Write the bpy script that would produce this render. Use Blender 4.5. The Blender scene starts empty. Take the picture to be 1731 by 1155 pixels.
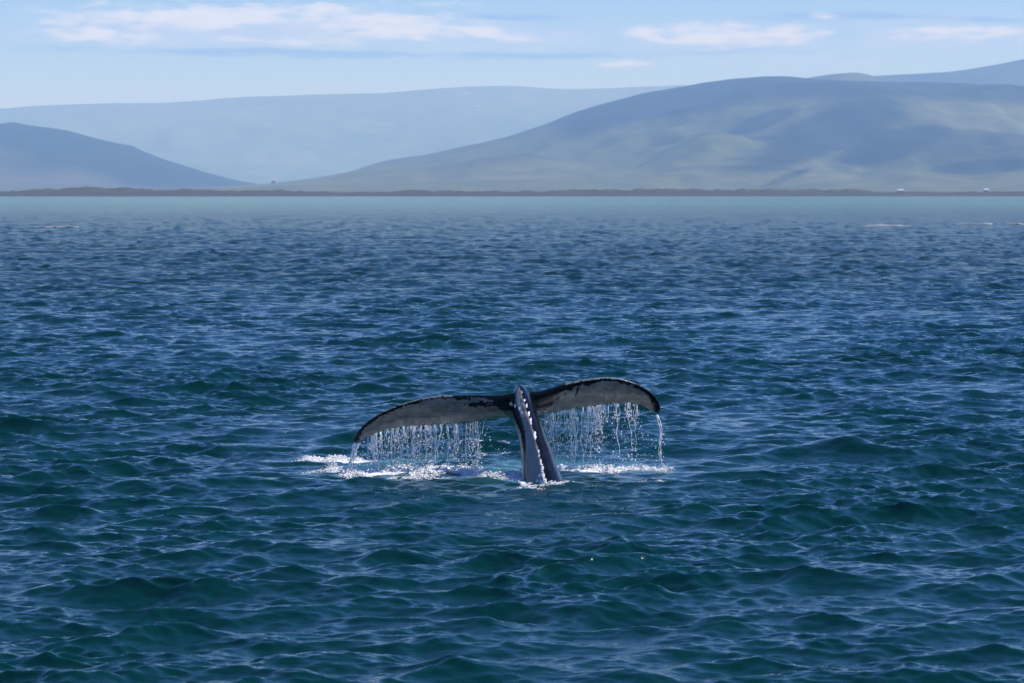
import bpy, bmesh, math, random
import numpy as np
from mathutils import Vector, Matrix

scene = bpy.context.scene
COL = scene.collection
R = math.radians

# ------------------------------------------------------------------ camera
CAM_H = 4.1
FPX = 4908.0            # focal length in pixels of the 1731 px wide picture
PITCH = math.atan(257.5 / FPX)
cam_d = bpy.data.cameras.new('camera')
cam_d.sensor_width = 36.0
cam_d.lens = 36.0 * FPX / 1731.0
cam_d.clip_start = 0.5
cam_d.clip_end = 90000.0
cam_d.dof.use_dof = True
cam_d.dof.focus_distance = 41.5
cam_d.dof.aperture_fstop = 5.0
cam = bpy.data.objects.new('camera', cam_d)
COL.objects.link(cam)
cam.location = (0, 0, CAM_H)
cam.rotation_euler = (R(90) - PITCH, 0, 0)
scene.camera = cam

# ------------------------------------------------------------------ world and sun
SUN_EL, SUN_AZ = R(46), R(80)          # azimuth clockwise from the view direction
world = bpy.data.worlds.new('World')
scene.world = world
world.use_nodes = True


def NT(tree):
    """tiny node helper"""
    class H:
        pass
    h = H()
    h.t = tree

    def node(kind, **kw):
        n = tree.nodes.new(kind)
        for k, v in kw.items():
            setattr(n, k, v)
        return n

    def setin(sock, v):
        if v is None:
            return
        if hasattr(v, 'is_output'):
            tree.links.new(v, sock)
        else:
            sock.default_value = v

    def math_(op, a, b=None, c=None, clamp=False):
        n = node('ShaderNodeMath', operation=op)
        n.use_clamp = clamp
        for i, v in enumerate((a, b, c)):
            setin(n.inputs[i], v)
        return n.outputs[0]

    def vec(x, y, z):
        n = node('ShaderNodeCombineXYZ')
        for i, v in enumerate((x, y, z)):
            setin(n.inputs[i], v)
        return n.outputs[0]

    def sep(v):
        n = node('ShaderNodeSeparateXYZ')
        setin(n.inputs[0], v)
        return n.outputs

    def vmul(a, b):
        n = node('ShaderNodeVectorMath', operation='MULTIPLY')
        setin(n.inputs[0], a)
        setin(n.inputs[1], b)
        return n.outputs[0]

    def vadd(a, b):
        n = node('ShaderNodeVectorMath', operation='ADD')
        setin(n.inputs[0], a)
        setin(n.inputs[1], b)
        return n.outputs[0]

    def noise(v, scale, detail=3.0, rough=0.5, dist=0.0, color=False):
        n = node('ShaderNodeTexNoise')
        setin(n.inputs['Vector'], v)
        n.inputs['Scale'].default_value = scale
        n.inputs['Detail'].default_value = detail
        n.inputs['Roughness'].default_value = rough
        n.inputs['Distortion'].default_value = dist
        return n.outputs['Color' if color else 'Fac']

    def maprange(v, a, b, c=0.0, d=1.0, smooth=True):
        n = node('ShaderNodeMapRange')
        n.interpolation_type = 'SMOOTHSTEP' if smooth else 'LINEAR'
        setin(n.inputs[0], v)
        for i, q in enumerate((a, b, c, d)):
            setin(n.inputs[i + 1], q)
        return n.outputs[0]

    def mix(f, a, b):
        n = node('ShaderNodeMix', data_type='RGBA')
        setin(n.inputs[0], f)
        setin(n.inputs[6], a)
        setin(n.inputs[7], b)
        return n.outputs[2]

    def fmix(f, a, b):
        n = node('ShaderNodeMix', data_type='FLOAT')
        setin(n.inputs[0], f)
        setin(n.inputs[2], a)
        setin(n.inputs[3], b)
        return n.outputs[0]

    def attr(name):
        n = node('ShaderNodeAttribute')
        n.attribute_name = name
        return n.outputs['Fac']

    def bump(height, strength, distance, normal=None, width=None):
        n = node('ShaderNodeBump')
        setin(n.inputs['Height'], height)
        setin(n.inputs['Strength'], strength)
        setin(n.inputs['Distance'], distance)
        if width is not None and 'Filter Width' in n.inputs:
            n.inputs['Filter Width'].default_value = width
        if normal is not None:
            setin(n.inputs['Normal'], normal)
        return n.outputs[0]

    h.node, h.setin, h.math, h.vec, h.sep, h.vmul, h.vadd = node, setin, math_, vec, sep, vmul, vadd
    h.noise, h.maprange, h.mix, h.fmix, h.attr, h.bump = noise, maprange, mix, fmix, attr, bump
    h.link = tree.links.new
    return h


def build_world():
    nt = world.node_tree
    nt.nodes.clear()
    h = NT(nt)
    sky = h.node('ShaderNodeTexSky', sky_type='NISHITA')
    sky.sun_disc = False
    sky.sun_elevation = SUN_EL
    sky.sun_rotation = SUN_AZ
    sky.altitude = 0
    sky.air_density = 1.0
    sky.dust_density = 0.0
    sky.ozone_density = 3.0
    hs = h.node('ShaderNodeHueSaturation')
    hs.inputs['Saturation'].default_value = 1.2
    h.link(sky.outputs[0], hs.inputs['Color'])
    clear = h.vmul(hs.outputs[0], (.365, .475, .84))
    tc = h.node('ShaderNodeTexCoord')
    x, y, z = h.sep(tc.outputs['Generated'])
    az = h.math('MULTIPLY', h.math('ARCTAN2', x, y), 57.29578)     # degrees
    el = h.math('MULTIPLY', h.math('ARCSINE', z), 57.29578)
    # fair-weather clouds strung low above the land; the string repeats round the horizon
    azw = h.math('PINGPONG', h.math('ADD', az, 11.5), 23.0)
    azw = h.math('SUBTRACT', azw, 11.5)
    p = h.vec(h.math('MULTIPLY', az, 0.55), h.math('MULTIPLY', el, 2.2), 3.7)
    wob = h.noise(p, 1.6, 5.0, 0.55)
    fine = h.noise(p, 3.2, 6.0, 0.6, 0.25)
    warp = h.node('ShaderNodeSeparateColor')
    h.link(h.noise(h.vadd(p, (4.1, 9.3, 2.2)), 0.9, 5.0, .6, color=True), warp.inputs[0])
    azw = h.math('ADD', azw, h.math('MULTIPLY', h.math('SUBTRACT', warp.outputs[0], .5), 2.6))
    elw = h.math('ADD', el, h.math('MULTIPLY', h.math('SUBTRACT', warp.outputs[1], .5), .42))

    def field(items, soft):
        tot = None
        for a0, e0, sa, se, dn in items:      # azimuth, elevation, half width, half height (degrees), density
            u = h.math('DIVIDE', h.math('SUBTRACT', azw, a0), sa)
            v = h.math('DIVIDE', h.math('SUBTRACT', elw, e0), se)
            r2 = h.math('ADD', h.math('MULTIPLY', u, u), h.math('MULTIPLY', v, v))
            g = h.math('MULTIPLY', h.math('EXPONENT', h.math('MULTIPLY', r2, -soft)), dn)
            tot = g if tot is None else h.math('MAXIMUM', tot, g)
        return tot

    def rag(f, w1, w2):
        f2 = h.math('ADD', f, h.math('MULTIPLY', h.math('SUBTRACT', wob, .5), w1))
        return h.math('ADD', f2, h.math('MULTIPLY', h.math('SUBTRACT', fine, .5), w2))
    veil = field([(-5.4, 3.12, 4.2, .40, .9), (-.3, 3.05, 1.9, .28, .8), (4.3, 2.98, 2.3, .30, .85), (8.6, 3.0, 2.3, .36, .85), (5.6, 2.5, 3.0, .16, .6)], .7)
    shade = field([(-4.3, 2.64, 2.9, .075, 1.0), (-8.6, 2.72, 1.2, .05, .6), (.6, 2.64, 2.2, .085, .8), (.2, 3.36, 1.1, .08, .7), (6.4, 3.36, 1.9, .09, .8), (4.2, 2.72, 1.8, .05, .6), (9.3, 3.3, 1.0, .07, .7)], .6)
    puff = field([(-6.1, 3.40, 1.5, .21, 1.1), (-7.9, 3.0, 1.0, .15, .95), (-3.7, 3.45, .8, .17, .95), (-2.5, 3.2, 1.1, .21, .95), (-.7, 3.07, .8, .12, 1.0), (-4.3, 2.93, 1.2, .08, .7),
                  (-8.7, 3.32, .6, .14, .75), (4.0, 3.02, .75, .18, .95), (5.15, 2.97, .7, .15, .85), (3.0, 3.07, .5, .1, .8), (6.2, 3.38, .6, .1, .7), (9.2, 3.06, 1.6, .14, .75), (2.4, 2.45, .55, .1, .6),
                  (-1.9, 3.62, 1.2, .08, .5)], .5)
    # the same kind of cloud, thinly spread, further up
    hi = h.noise(h.vmul(tc.outputs['Generated'], (3.0, 3.0, 7.0)), 1.3, 5.0, 0.55)
    hi = h.math('MULTIPLY', h.maprange(hi, .58, .80), h.maprange(el, 5.0, 14.0, 0.0, 0.6))
    col = h.mix(h.math('MULTIPLY', h.maprange(rag(veil, .8, .6), .12, .95), .6), clear, (3.0, 3.6, 5.9, 1))
    col = h.mix(h.math('MULTIPLY', h.maprange(rag(shade, .5, .4), .2, .9), .75), col, (.75, 1.6, 4.9, 1))
    pd = h.math('MULTIPLY', h.maprange(rag(h.math('MAXIMUM', puff, hi), 1.0, 1.3), .22, 1.05), h.maprange(h.math('MAXIMUM', puff, hi), .04, .4))
    col = h.mix(h.math('MULTIPLY', pd, .72), col, (4.9, 5.4, 6.6, 1))
    bg = h.node('ShaderNodeBackground')
    h.link(col, bg.inputs['Color'])
    bg.inputs['Strength'].default_value = 0.12
    out = h.node('ShaderNodeOutputWorld')
    h.link(bg.outputs[0], out.inputs['Surface'])


build_world()

sun_d = bpy.data.lights.new('sun', 'SUN')
sun_d.energy = 4.2
sun_d.angle = R(0.53)
sun_d.color = (1.0, 0.965, 0.91)
sun = bpy.data.objects.new('sun', sun_d)
COL.objects.link(sun)
SUN_DIR = Vector((math.sin(SUN_AZ) * math.cos(SUN_EL), math.cos(SUN_AZ) * math.cos(SUN_EL), math.sin(SUN_EL)))
sun.rotation_euler = SUN_DIR.to_track_quat('Z', 'Y').to_euler()
sun.location = (30, 30, 60)

scene.view_settings.view_transform = 'Standard'
scene.view_settings.look = 'None'
scene.view_settings.gamma = 1.0
scene.view_settings.exposure = 0.62
scene.render.engine = 'CYCLES'
scene.cycles.use_denoising = True
scene.cycles.max_bounces = 8
scene.cycles.transparent_max_bounces = 8
scene.cycles.sample_clamp_indirect = 6.0
scene.cycles.sample_clamp_direct = 12.0
scene.cycles.volume_bounces = 1

# ------------------------------------------------------------------ helpers
_cp, _sp = math.cos(PITCH), math.sin(PITCH)


def at(px, py, Y):
    """world point at distance Y that the photograph shows at pixel (px, py)"""
    a = (px - 865.5) / FPX
    b = -(py - 577.5) / FPX
    t = Y / (_cp + b * _sp)
    return np.array((a * t, Y, CAM_H + t * (-_sp + b * _cp)))


def ground_px(px, py, z=0.0):
    a = (px - 865.5) / FPX
    b = -(py - 577.5) / FPX
    t = (z - CAM_H) / (-_sp + b * _cp)
    return np.array((a * t, t * (_cp + b * _sp)))


def project(P):
    """pixel of world points (n,3)"""
    x, y, z = P[:, 0], P[:, 1], P[:, 2] - CAM_H
    f = y * _cp - z * _sp
    u = y * _sp + z * _cp
    return 865.5 + FPX * x / f, 577.5 - FPX * u / f


def material(name):
    m = bpy.data.materials.new(name)
    m.use_nodes = True
    nt = m.node_tree
    nt.nodes.clear()
    h = NT(nt)
    bs = h.node('ShaderNodeBsdfPrincipled')
    out = h.node('ShaderNodeOutputMaterial')
    h.link(bs.outputs[0], out.inputs['Surface'])
    return m, h, bs, out


def mesh_np(name, V, F, mat, smooth=True, parent=None):
    """V (n,3) array, F (m,3|4) int array"""
    me = bpy.data.meshes.new(name)
    V = np.asarray(V, dtype=np.float32)
    F = np.asarray(F, dtype=np.int32)
    k = F.shape[1]
    me.vertices.add(len(V))
    me.vertices.foreach_set('co', V.ravel())
    me.loops.add(F.size)
    me.loops.foreach_set('vertex_index', F.ravel())
    me.polygons.add(len(F))
    me.polygons.foreach_set('loop_start', np.arange(0, F.size, k, dtype=np.int32))
    me.update(calc_edges=True)
    me.validate()
    if smooth:
        me.polygons.foreach_set('use_smooth', np.ones(len(me.polygons), dtype=bool))
    me.materials.append(mat)
    ob = bpy.data.objects.new(name, me)
    COL.objects.link(ob)
    if parent:
        ob.parent = parent
    return ob


def set_attr(ob, name, arr):
    a = ob.data.attributes.new(name, 'FLOAT', 'POINT')
    a.data.foreach_set('value', np.asarray(arr, dtype=np.float32))


def tag(o, label=None, cat=None, group=None, kind=None):
    for k, v in (('label', label), ('category', cat), ('group', group), ('kind', kind)):
        if v:
            o[k] = v
    return o


def sstep(x, a, b):
    t = np.clip((x - a) / (b - a), 0, 1)
    return t * t * (3 - 2 * t)


def grid_faces(nr, nc, wrap=False):
    i = np.arange(nr - 1)[:, None]
    j = np.arange(nc if wrap else nc - 1)[None, :]
    j2 = (j + 1) % nc
    a = i * nc + j
    b = i * nc + j2
    return np.stack([a, b, b + nc, a + nc], -1).reshape(-1, 4)


class Perlin:
    def __init__(self, seed):
        rng = np.random.default_rng(seed)
        self.p = np.tile(rng.permutation(256), 3)
        ang = rng.random(256) * 2 * np.pi
        self.g = np.stack([np.cos(ang), np.sin(ang)], -1)

    def __call__(self, x, y):
        xi = np.floor(x).astype(int)
        yi = np.floor(y).astype(int)
        xf, yf = x - xi, y - yi
        u = xf ** 3 * (xf * (xf * 6 - 15) + 10)
        v = yf ** 3 * (yf * (yf * 6 - 15) + 10)

        def gr(ix, iy, dx, dy):
            g = self.g[self.p[(self.p[ix & 255] + iy) & 255]]
            return g[..., 0] * dx + g[..., 1] * dy
        a = gr(xi, yi, xf, yf)
        b = gr(xi + 1, yi, xf - 1, yf)
        c = gr(xi, yi + 1, xf, yf - 1)
        d = gr(xi + 1, yi + 1, xf - 1, yf - 1)
        return (a + u * (b - a)) * (1 - v) + (c + u * (d - c)) * v

    def fbm(self, x, y, oct=5, gain=0.5):
        s, a = 0, 1.0
        for o in range(oct):
            s = s + a * self(x * 2 ** o + 13.7 * o, y * 2 ** o - 7.1 * o)
            a *= gain
        return s


# ------------------------------------------------------------------ the sea
class WaveTile:
    """a patch of wind sea from a directional spectrum (height and choppy shift)"""

    def __init__(self, L, N, kmin, kmax, kpeak, wind, spread, sigma, seed, rot, slope=3.8):
        rng = np.random.default_rng(seed)
        k1 = np.fft.fftfreq(N, L / N) * 2 * np.pi
        kx, ky = np.meshgrid(k1, k1, indexing='ij')
        k = np.hypot(kx, ky)
        k[0, 0] = 1e-6
        cosw = (kx * math.cos(wind) + ky * math.sin(wind)) / k
        S = k ** -slope * np.exp(-1.0 * (kpeak / k) ** 2) * (np.abs(cosw) ** spread + 0.03)
        S *= sstep(k, kmin * .85, kmin * 1.15) * (1 - sstep(k, kmax * .8, kmax * 1.2))
        S *= np.where(cosw < 0, 0.35, 1.0)
        H = np.sqrt(S) * (rng.standard_normal((N, N)) + 1j * rng.standard_normal((N, N)))
        hgt = np.fft.ifft2(H).real
        sc = sigma / hgt.std()
        self.h = (hgt * sc).astype(np.float32)
        self.dx = (np.fft.ifft2(1j * kx / k * H).real * sc).astype(np.float32)
        self.dy = (np.fft.ifft2(1j * ky / k * H).real * sc).astype(np.float32)
        self.L, self.N = L, N
        self.c, self.s = math.cos(rot), math.sin(rot)

    def sample(self, x, y):
        u = (x * self.c + y * self.s) / self.L * self.N
        v = (-x * self.s + y * self.c) / self.L * self.N
        i0 = np.floor(u).astype(np.int64)
        j0 = np.floor(v).astype(np.int64)
        fu = (u - i0).astype(np.float32)
        fv = (v - j0).astype(np.float32)
        i0 %= self.N
        j0 %= self.N
        i1 = (i0 + 1) % self.N
        j1 = (j0 + 1) % self.N
        w = ((1 - fu) * (1 - fv), fu * (1 - fv), (1 - fu) * fv, fu * fv)
        r = [f[i0, j0] * w[0] + f[i1, j0] * w[1] + f[i0, j1] * w[2] + f[i1, j1] * w[3] for f in (self.h, self.dx, self.dy)]
        return r[0], r[1] * self.c - r[2] * self.s, r[1] * self.s + r[2] * self.c


ROT = R(17)
WIND = R(-84)           # world direction the sea runs: towards the camera, a little to the right
TILE_A = WaveTile(163.0, 2048, 2 * np.pi / 30, 2 * np.pi / 0.62, 2 * np.pi / 2.0, WIND - ROT, 2.8, 0.040, 5, ROT, 3.15)
TILE_B = WaveTile(37.0, 1024, 2 * np.pi / 0.62, 2 * np.pi / 0.12, 2 * np.pi / 3.0, WIND - R(41), 2.6, 0.0125, 11, R(41), 3.2)
GUST = Perlin(5)
CHOP = 0.95
DEEP_EDGE = 430.0

# the green hump of water seen to the right of the whale
HUMP = ground_px(1440, 765)


def wave(x, y, wb=1.0, wa=1.0):
    d = np.hypot(x, y)
    calm = 1 - 0.3 * sstep(d, 250, 700)
    far = 1 - sstep(d, 1600, 1750)
    gust = 1 + 1.1 * GUST.fbm(x / 5.0, y / 11.0, 3)                 # cat's-paws: rougher and smoother patches
    rough = np.clip(gust, .35, 2.1)
    swell = .045 * np.sin(2 * np.pi * (y * .97 + x * .22) / 9.3 + 1.5 * GUST(x / 14.0, y / 30.0)) * (1 - sstep(d, 400, 900))
    ha, ax, ay = TILE_A.sample(x, y)
    hb, bx, by = TILE_B.sample(x, y)
    wa = wa * calm * far
    lee = 1 - .55 * np.exp(-((x + .1) / 3.0) ** 2 - ((y - 42.0) / 3.2) ** 2)   # the whale's slick
    wa = wa * lee
    hx = (x - HUMP[0]) / (0.95 * (1 + .35 * np.sin(x * 2.0)))
    hy = (y - HUMP[1] + .15 * hx) / 0.62
    hump = 0.24 * np.exp(-hx * hx - hy * hy) * (1 + .5 * GUST(x / 0.8, y / 1.1))
    wb = wb * rough
    wa = wa * (.35 + .65 * rough)
    wb = wb * (1 - .55 * np.exp(-(hx / 1.3) ** 2 - (hy / 1.3) ** 2))
    z = ha * wa + hb * wb * calm * far + hump + swell * far
    return x + CHOP * (ax * wa + .5 * bx * wb * far), y + CHOP * (ay * wa + .5 * by * wb * far), z


# foam: strokes in the picture laid on the water's plane: (points, half width px, strength)
FOAM = [
    ([(566, 799), (600, 805), (640, 804), (690, 801), (725, 795), (762, 796), (800, 803), (850, 808), (882, 813)], 5.5, 1.0),
    ([(700, 803), (740, 799), (780, 800), (830, 809)], 6.5, .9),
    ([(514, 770), (550, 774), (590, 777), (632, 776)], 4.0, .95),
    ([(780, 746), (820, 751), (862, 749)], 3.0, .62),
    ([(800, 768), (850, 766), (876, 762)], 3.0, .5),
    ([(876, 823), (900, 828), (930, 826), (976, 824)], 2.4, .68),
    ([(944, 788), (975, 793), (1005, 795), (1042, 797)], 6.5, 1.0),
    ([(1040, 796), (1070, 792), (1100, 788), (1132, 787)], 3.0, .85),
    ([(1080, 818), (1130, 812)], 3.0, .5),
    ([(640, 812), (700, 815), (760, 814)], 3.0, .55),
    ([(510, 800), (540, 797), (570, 790)], 3.0, .5),
    ([(560, 725), (600, 722), (480, 735)], 2.0, .42),
    ([(985, 828), (1050, 830)], 2.5, .45),
]


def foam_mask(px, py):
    m = np.zeros_like(px)
    for pts, w, s in FOAM:
        for (x0, y0), (x1, y1) in zip(pts[:-1], pts[1:]):
            dx, dy = x1 - x0, (y1 - y0) * 2.2
            t = np.clip(((px - x0) * dx + (py - y0) * 2.2 * dy) / (dx * dx + dy * dy), 0, 1)
            d = np.hypot(px - x0 - t * dx, (py - y0) * 2.2 - t * dy)
            m = np.maximum(m, s * np.clip(1.25 - d / (w * 2.2), 0, 1))
    return m


def build_sea():
    # rings of growing spacing, fine spokes where the bay is open in front of the boat
    r = [2.0]
    while r[-1] < 19.5:
        r.append(r[-1] * 1.06)
    while r[-1] < 60:
        r.append(r[-1] * 1.00125)
    while r[-1] < 1750:
        r.append(r[-1] * (1 + .00125 * (r[-1] / 60) ** 0.7))
    for q in (2000, 2600, 4000, 8000, 16000):
        r.append(q)
    r = np.array(r)
    fine = np.linspace(-R(12.6), R(12.6), 560)
    side = R(12.6) + (math.pi - R(12.6)) * (np.linspace(0, 1, 27)[1:-1] ** 2.2)
    th = np.concatenate([-math.pi * np.ones(1), -side[::-1], fine, side])
    dth = np.maximum(np.abs(np.gradient(th)), 1e-5)
    rr, tt = np.meshgrid(r, th, indexing='ij')
    x = rr * np.sin(tt)
    y = rr * np.cos(tt)
    cell = np.maximum(np.gradient(r)[:, None] * 1.0, rr * dth[None, :])
    wb = 1 - sstep(cell, 0.10, 0.34)
    wa = 1 - sstep(cell, 1.2, 5.0)
    X, Y, Z = wave(x, y, wb, wa)
    nr, nc = x.shape
    V = np.stack([X, Y, Z], -1).reshape(-1, 3)
    F = grid_faces(nr, nc, wrap=True)[:, ::-1]
    V = np.vstack([V, [[0, 0, 0]]])
    ci = len(V) - 1
    j = np.arange(nc)
    fan = np.stack([np.full(nc, ci), (j + 1) % nc, j, j], -1)
    me_faces = F
    ob = mesh_np('sea', V, me_faces, sea_mat())
    foam = np.zeros(len(V))
    near = (np.abs(V[:, 1] - 42) < 9) & (np.abs(V[:, 0]) < 5)
    flat = np.zeros((near.sum(), 3))
    xy = np.stack([x.ravel(), y.ravel()], -1)
    flat[:, :2] = xy[near[:-1]]
    px, py = project(flat)
    foam[near] = foam_mask(px, py)
    set_attr(ob, 'foam', foam)
    aer = np.zeros(len(V))
    q = np.exp(-np.maximum(0, np.abs(px - 750) / 190) ** 4 - ((py - 793) / 26) ** 2) + .8 * np.exp(-(np.abs(px - 1010) / 110) ** 4 - ((py - 790) / 18) ** 2)
    aer[near] = np.clip(q * (.6 + .9 * GUST.fbm(flat[:, 0] / .9, flat[:, 1] / 1.2, 3)), 0, 1)
    set_attr(ob, 'aerated', aer)
    set_attr(ob, 'lod', np.append((1 - wb).ravel(), 0))
    tag(ob, kind='structure')
    return ob


def sea_mat():
    m, h, bs, out = material('sea_water')
    geo = h.node('ShaderNodeNewGeometry')
    P = geo.outputs['Position']
    x, y, z = h.sep(P)
    lod = h.attr('lod')
    foam = h.attr('foam')
    # deep water, turning to silty turquoise over the shallows near the beach
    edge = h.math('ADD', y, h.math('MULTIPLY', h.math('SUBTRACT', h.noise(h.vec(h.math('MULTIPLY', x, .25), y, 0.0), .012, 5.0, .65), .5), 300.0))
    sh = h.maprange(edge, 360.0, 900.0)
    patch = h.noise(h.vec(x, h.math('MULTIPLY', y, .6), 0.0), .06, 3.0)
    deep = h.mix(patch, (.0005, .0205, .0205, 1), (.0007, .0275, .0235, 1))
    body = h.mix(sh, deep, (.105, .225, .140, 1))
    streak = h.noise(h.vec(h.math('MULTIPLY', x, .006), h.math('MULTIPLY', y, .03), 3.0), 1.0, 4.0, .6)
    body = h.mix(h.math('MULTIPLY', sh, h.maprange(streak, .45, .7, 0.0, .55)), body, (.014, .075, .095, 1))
    # water full of bubbles round the tail
    body = h.mix(h.math('MULTIPLY', h.maprange(h.attr('aerated'), .1, .9), .8), body, (.05, .165, .165, 1))
    # fine ripples on the waves
    w1 = h.noise(h.vmul(P, (.55, 1.3, 1.0)), 13.0, 3.0, .6, .3)
    w2 = h.noise(h.vmul(P, (.6, 1.35, 1.0)), 3.1, 4.0, .6, .2)
    w3 = h.noise(h.vmul(P, (.5, 1.2, 1.0)), 0.7, 4.0, .6, .2)
    far = h.maprange(y, 60.0, 190.0)
    n3 = h.bump(w3, h.math('MULTIPLY', far, .9), 1.5, width=.02)
    n2 = h.bump(w2, h.math('MULTIPLY', lod, .9), .26, n3, width=.03)
    n1 = h.bump(w1, .5, .020, n2, width=.05)
    # foam
    f1 = h.noise(P, 9.0, 6.0, .65, .6)
    f2 = h.noise(P, 34.0, 3.0, .6)
    fm = h.math('ADD', foam, h.math('MULTIPLY', h.math('SUBTRACT', f1, .5), 1.5))
    fm = h.math('ADD', fm, h.math('MULTIPLY', h.math('SUBTRACT', f2, .5), .7))
    fm = h.math('MULTIPLY', h.maprange(fm, .48, .78), h.maprange(foam, .05, .3))
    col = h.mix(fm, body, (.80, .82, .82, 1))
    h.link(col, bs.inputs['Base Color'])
    h.link(h.fmix(fm, h.math('ADD', .06, h.math('MULTIPLY', far, .06)), .7), bs.inputs['Roughness'])
    bs.inputs['IOR'].default_value = 1.342
    h.link(n1, bs.inputs['Normal'])
    return m


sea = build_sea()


# ------------------------------------------------------------------ land
def land_mat(name, c1, c2, c3, s1, s2, stretch=(1, 1, 1), bump=0.0):
    m, h, bs, out = material(name)
    geo = h.node('ShaderNodeNewGeometry')
    P = h.vmul(geo.outputs['Position'], stretch)
    zone = h.attr('cloud_shade')  # zones where cloud shadow is painted into the ground colour
    na = h.noise(P, s1, 4.0, .55, .4)
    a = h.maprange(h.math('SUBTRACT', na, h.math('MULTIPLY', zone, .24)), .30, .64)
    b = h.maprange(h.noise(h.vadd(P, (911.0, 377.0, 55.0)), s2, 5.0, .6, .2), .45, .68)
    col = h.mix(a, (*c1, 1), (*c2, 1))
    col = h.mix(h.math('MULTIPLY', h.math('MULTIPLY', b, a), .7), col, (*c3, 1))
    grain = h.noise(geo.outputs['Position'], .012, 6.0, .65, .5)
    col = h.mix(h.maprange(grain, .35, .7, 0.0, .65), col, h.vmul(col, (.45, .5, .6)))
    h.link(col, bs.inputs['Base Color'])
    bs.inputs['Roughness'].default_value = .95
    bs.inputs['Specular IOR Level'].default_value = .1
    return m


def hill(name, outline, Dr, foot, back, mat, seed, rough, spur=0.0, nx=360, ny=90, zones=None, foot_pale=0.0):
    """a ridge whose crest follows the outline (pixels of the skyline) at distance Dr"""
    o = np.array([at(px, py, Dr) for px, py in outline])
    xs, zs = o[:, 0], o[:, 2]
    X = np.linspace(xs[0], xs[-1], nx)
    crest = np.interp(X, xs, zs)
    # soften the corners of the traced line
    kern = np.hanning(7)
    kern /= kern.sum()
    crest = np.convolve(np.pad(crest, 3, mode='edge'), kern, 'valid')
    crest = np.maximum(crest, -2)
    v = np.linspace(0, 1, ny)
    Yf = foot + (Dr - foot) * v
    Yb = Dr + (back - Dr) * np.linspace(0, 1, ny // 3)[1:]
    Y = np.concatenate([Yf, Yb])
    gf = v ** 1.25 * .6 + .4 * sstep(v, 0, 1)
    gf = gf * (v ** .15)
    gb = 1 - sstep(np.linspace(0, 1, ny // 3)[1:], -.25, 1.0)
    gb = gb / max(gb[0], 1e-6) * .998
    g = np.concatenate([gf, gb])
    xx, yy = np.meshgrid(X, Y)
    pn = Perlin(seed)
    n = pn.fbm(xx / 900, yy / 900, 5, .5)
    gul = np.abs(pn.fbm(xx / 420 + 7, yy / 1500 + 3, 4, .55))
    env = np.concatenate([np.sin(np.pi * v) ** .8, np.zeros(len(Yb))])[:, None]
    z = g[:, None] * crest[None, :]
    z = z + env * (n * rough - gul * spur) * np.clip(crest[None, :] / max(crest.max(), 1), 0, 1)
    # tiny roughness of the skyline
    z = z + g[:, None] * pn.fbm(xx / 140, yy / 140, 3) * rough * .03
    lim = (CAM_H + (crest[None, :] - CAM_H) * yy / Dr)
    fr = (yy < Dr - 1)
    z = np.where(fr, np.minimum(z, lim - (Dr - yy) * .004), z)
    V = np.stack([xx, yy, z], -1).reshape(-1, 3)
    ob = mesh_np(name, V, grid_faces(len(Y), nx), mat)
    if zones:
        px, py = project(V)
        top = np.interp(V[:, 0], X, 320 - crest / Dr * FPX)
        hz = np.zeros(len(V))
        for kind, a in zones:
            if kind == 'crest':            # cloud shade painted dark along the crest
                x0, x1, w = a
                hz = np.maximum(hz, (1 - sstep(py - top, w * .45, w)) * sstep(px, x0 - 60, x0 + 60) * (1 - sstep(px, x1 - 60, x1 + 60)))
            else:                          # a swath of painted cloud shadow down the slope
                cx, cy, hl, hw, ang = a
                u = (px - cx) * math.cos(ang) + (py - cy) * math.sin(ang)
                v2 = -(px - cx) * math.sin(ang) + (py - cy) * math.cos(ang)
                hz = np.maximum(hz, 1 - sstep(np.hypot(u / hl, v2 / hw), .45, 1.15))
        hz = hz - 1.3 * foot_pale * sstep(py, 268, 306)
        set_attr(ob, 'cloud_shade', hz)
    tag(ob, kind='structure')
    return ob


m_far = land_mat('far_heath', (.10, .14, .10), (.14, .175, .12), (.07, .115, .085), .0012, .0008, (1, .5, 1.5))
m_right = land_mat('slope_with_cloud_shade', (.018, .026, .030), (.115, .128, .075), (.095, .118, .058), .0011, .0017, (1, .45, 2.2))  # the near-black tone stands for cloud shadow on the slope
m_left = land_mat('dark_slope', (.018, .028, .034), (.095, .098, .085), (.13, .115, .10), .0012, .0011, (1, .5, 2.0))
m_back = land_mat('back_slope', (.035, .04, .045), (.08, .078, .075), (.08, .095, .06), .0010, .0013, (1, .5, 2.0))

hill('far_ridge', [(-900, 214), (-500, 205), (-200, 190), (0, 184), (60, 179), (180, 174.5), (280, 174), (340, 170), (400, 164.5), (480, 162), (560, 159),
                   (640, 158), (680, 155), (720, 151), (790, 146.5), (870, 145), (900, 148), (960, 151), (1040, 149), (1150, 144),
                   (1300, 146), (1500, 160), (1800, 170), (2400, 180), (3000, 210)], 15000, 10500, 18500, m_far, 3, 60, 30, nx=420)
hill('back_ridge', [(1150, 316), (1250, 200), (1350, 150), (1430, 132), (1480, 128), (1540, 125.5), (1600, 122), (1640, 117), (1690, 108), (1731, 100), (1800, 88), (1950, 70), (2200, 90), (2700, 180)],
     10500, 8800, 13500, m_back, 8, 40, 20, nx=240)
hill('knoll', [(1250, 200), (1310, 150), (1350, 134), (1368, 131.5), (1385, 128.5), (1402, 126), (1430, 123.5), (1450, 123), (1468, 126), (1482, 131), (1500, 137), (1540, 150), (1650, 180)],
     8700, 7900, 9800, m_right, 12, 10, 6, nx=160)
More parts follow.
